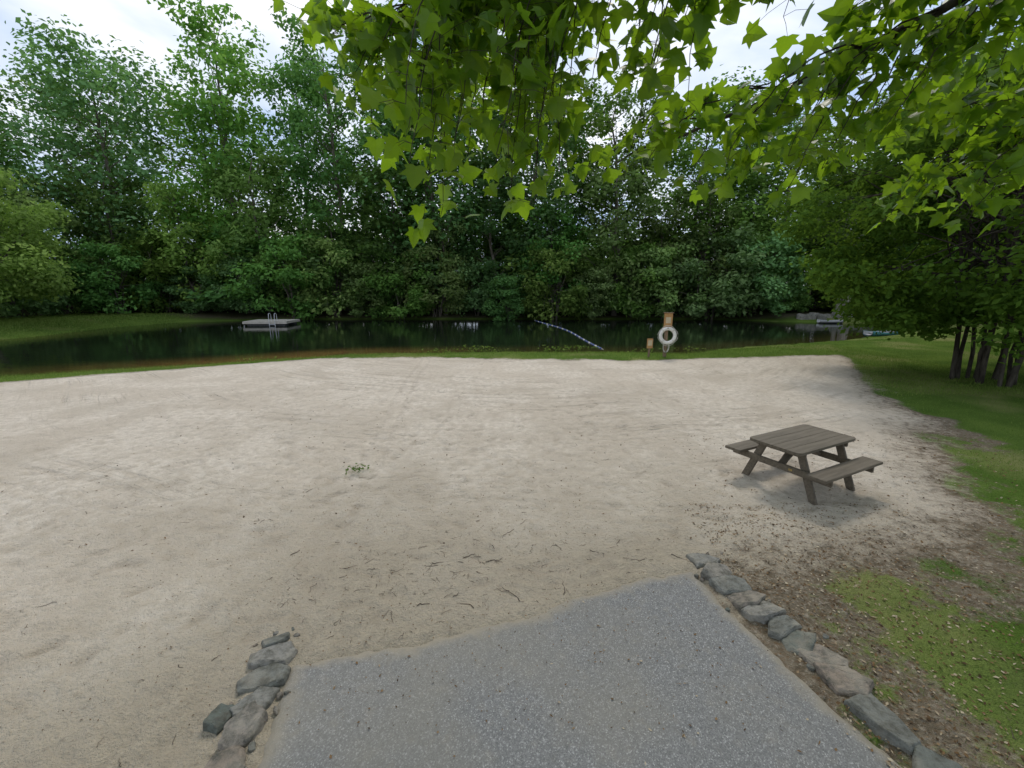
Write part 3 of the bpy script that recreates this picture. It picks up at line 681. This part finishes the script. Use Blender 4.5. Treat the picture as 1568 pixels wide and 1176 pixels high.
b=hull('rowboat',1.9,.8,.24,M_grey,M_grey);b.location=(27.2,37.0,-.2);b.rotation_euler=(0,0,-.1)
mb=MB();rng=np.random.default_rng(9)
for k in range(26):
    stone_mesh(mb,(26+k*.28+rng.normal()*.1,38.9-k*.03+rng.normal()*.2,.05+rng.random()*.25),.8,.6,.5,rng.uniform(0,3),rng.uniform(.3,.6),rng)
mb.obj('stone_bank_wall',[M_stone])

# ------------------------------------------------------------------ world, sun, camera
w=bpy.data.worlds.new("World");scene.world=w;w.use_nodes=True;nt=w.node_tree;nt.nodes.clear()
el,az=math.radians(52),math.radians(14)
sky=nt.nodes.new('ShaderNodeTexSky');sky.sky_type='NISHITA';sky.sun_disc=False;sky.sun_elevation=el;sky.sun_rotation=az
tc=nt.nodes.new('ShaderNodeTexCoord');mp=nt.nodes.new('ShaderNodeMapping');mp.inputs['Scale'].default_value=(1,1,2.2);nt.links.new(tc.outputs['Generated'],mp.inputs[0])
nz=nt.nodes.new('ShaderNodeTexNoise');nz.inputs['Scale'].default_value=2.6;nz.inputs['Detail'].default_value=6;nz.inputs['Distortion'].default_value=.6;nt.links.new(mp.outputs[0],nz.inputs['Vector'])
mr=nt.nodes.new('ShaderNodeMapRange');nt.links.new(nz.outputs['Fac'],mr.inputs[0]);mr.inputs[1].default_value=.38;mr.inputs[2].default_value=.66;mr.inputs[3].default_value=0;mr.inputs[4].default_value=1
cm=nt.nodes.new('ShaderNodeMix');cm.data_type='RGBA';nt.links.new(mr.outputs[0],cm.inputs[0]);cm.inputs[6].default_value=(5.6,7.3,10.2,1);cm.inputs[7].default_value=(13.2,13.2,13.2,1)
mx=nt.nodes.new('ShaderNodeMix');mx.data_type='RGBA';mx.inputs[0].default_value=.88;nt.links.new(sky.outputs[0],mx.inputs[6]);nt.links.new(cm.outputs[2],mx.inputs[7])
bg=nt.nodes.new('ShaderNodeBackground');bg.inputs[1].default_value=.1;nt.links.new(mx.outputs[2],bg.inputs[0])
wo=nt.nodes.new('ShaderNodeOutputWorld');nt.links.new(bg.outputs[0],wo.inputs[0])
ld=bpy.data.lights.new('sun','SUN');ld.energy=1.5;ld.angle=math.radians(12);ld.color=(1,.93,.83)
lo=link(bpy.data.objects.new('sun',ld))
d=Vector((math.sin(az)*math.cos(el),math.cos(az)*math.cos(el),math.sin(el)))
lo.rotation_euler=d.to_track_quat('Z','Y').to_euler();lo.location=(0,0,40)
cd=bpy.data.cameras.new('camera');cd.lens=15.11;cd.sensor_width=36;cd.clip_end=2000;cd.clip_start=.05
cam=link(bpy.data.objects.new('camera',cd));cam.location=(0,0,2.8);cam.rotation_euler=(math.radians(90-12.68),0,0);scene.camera=cam
scene.view_settings.view_transform='Standard';scene.view_settings.look='None';scene.view_settings.exposure=0
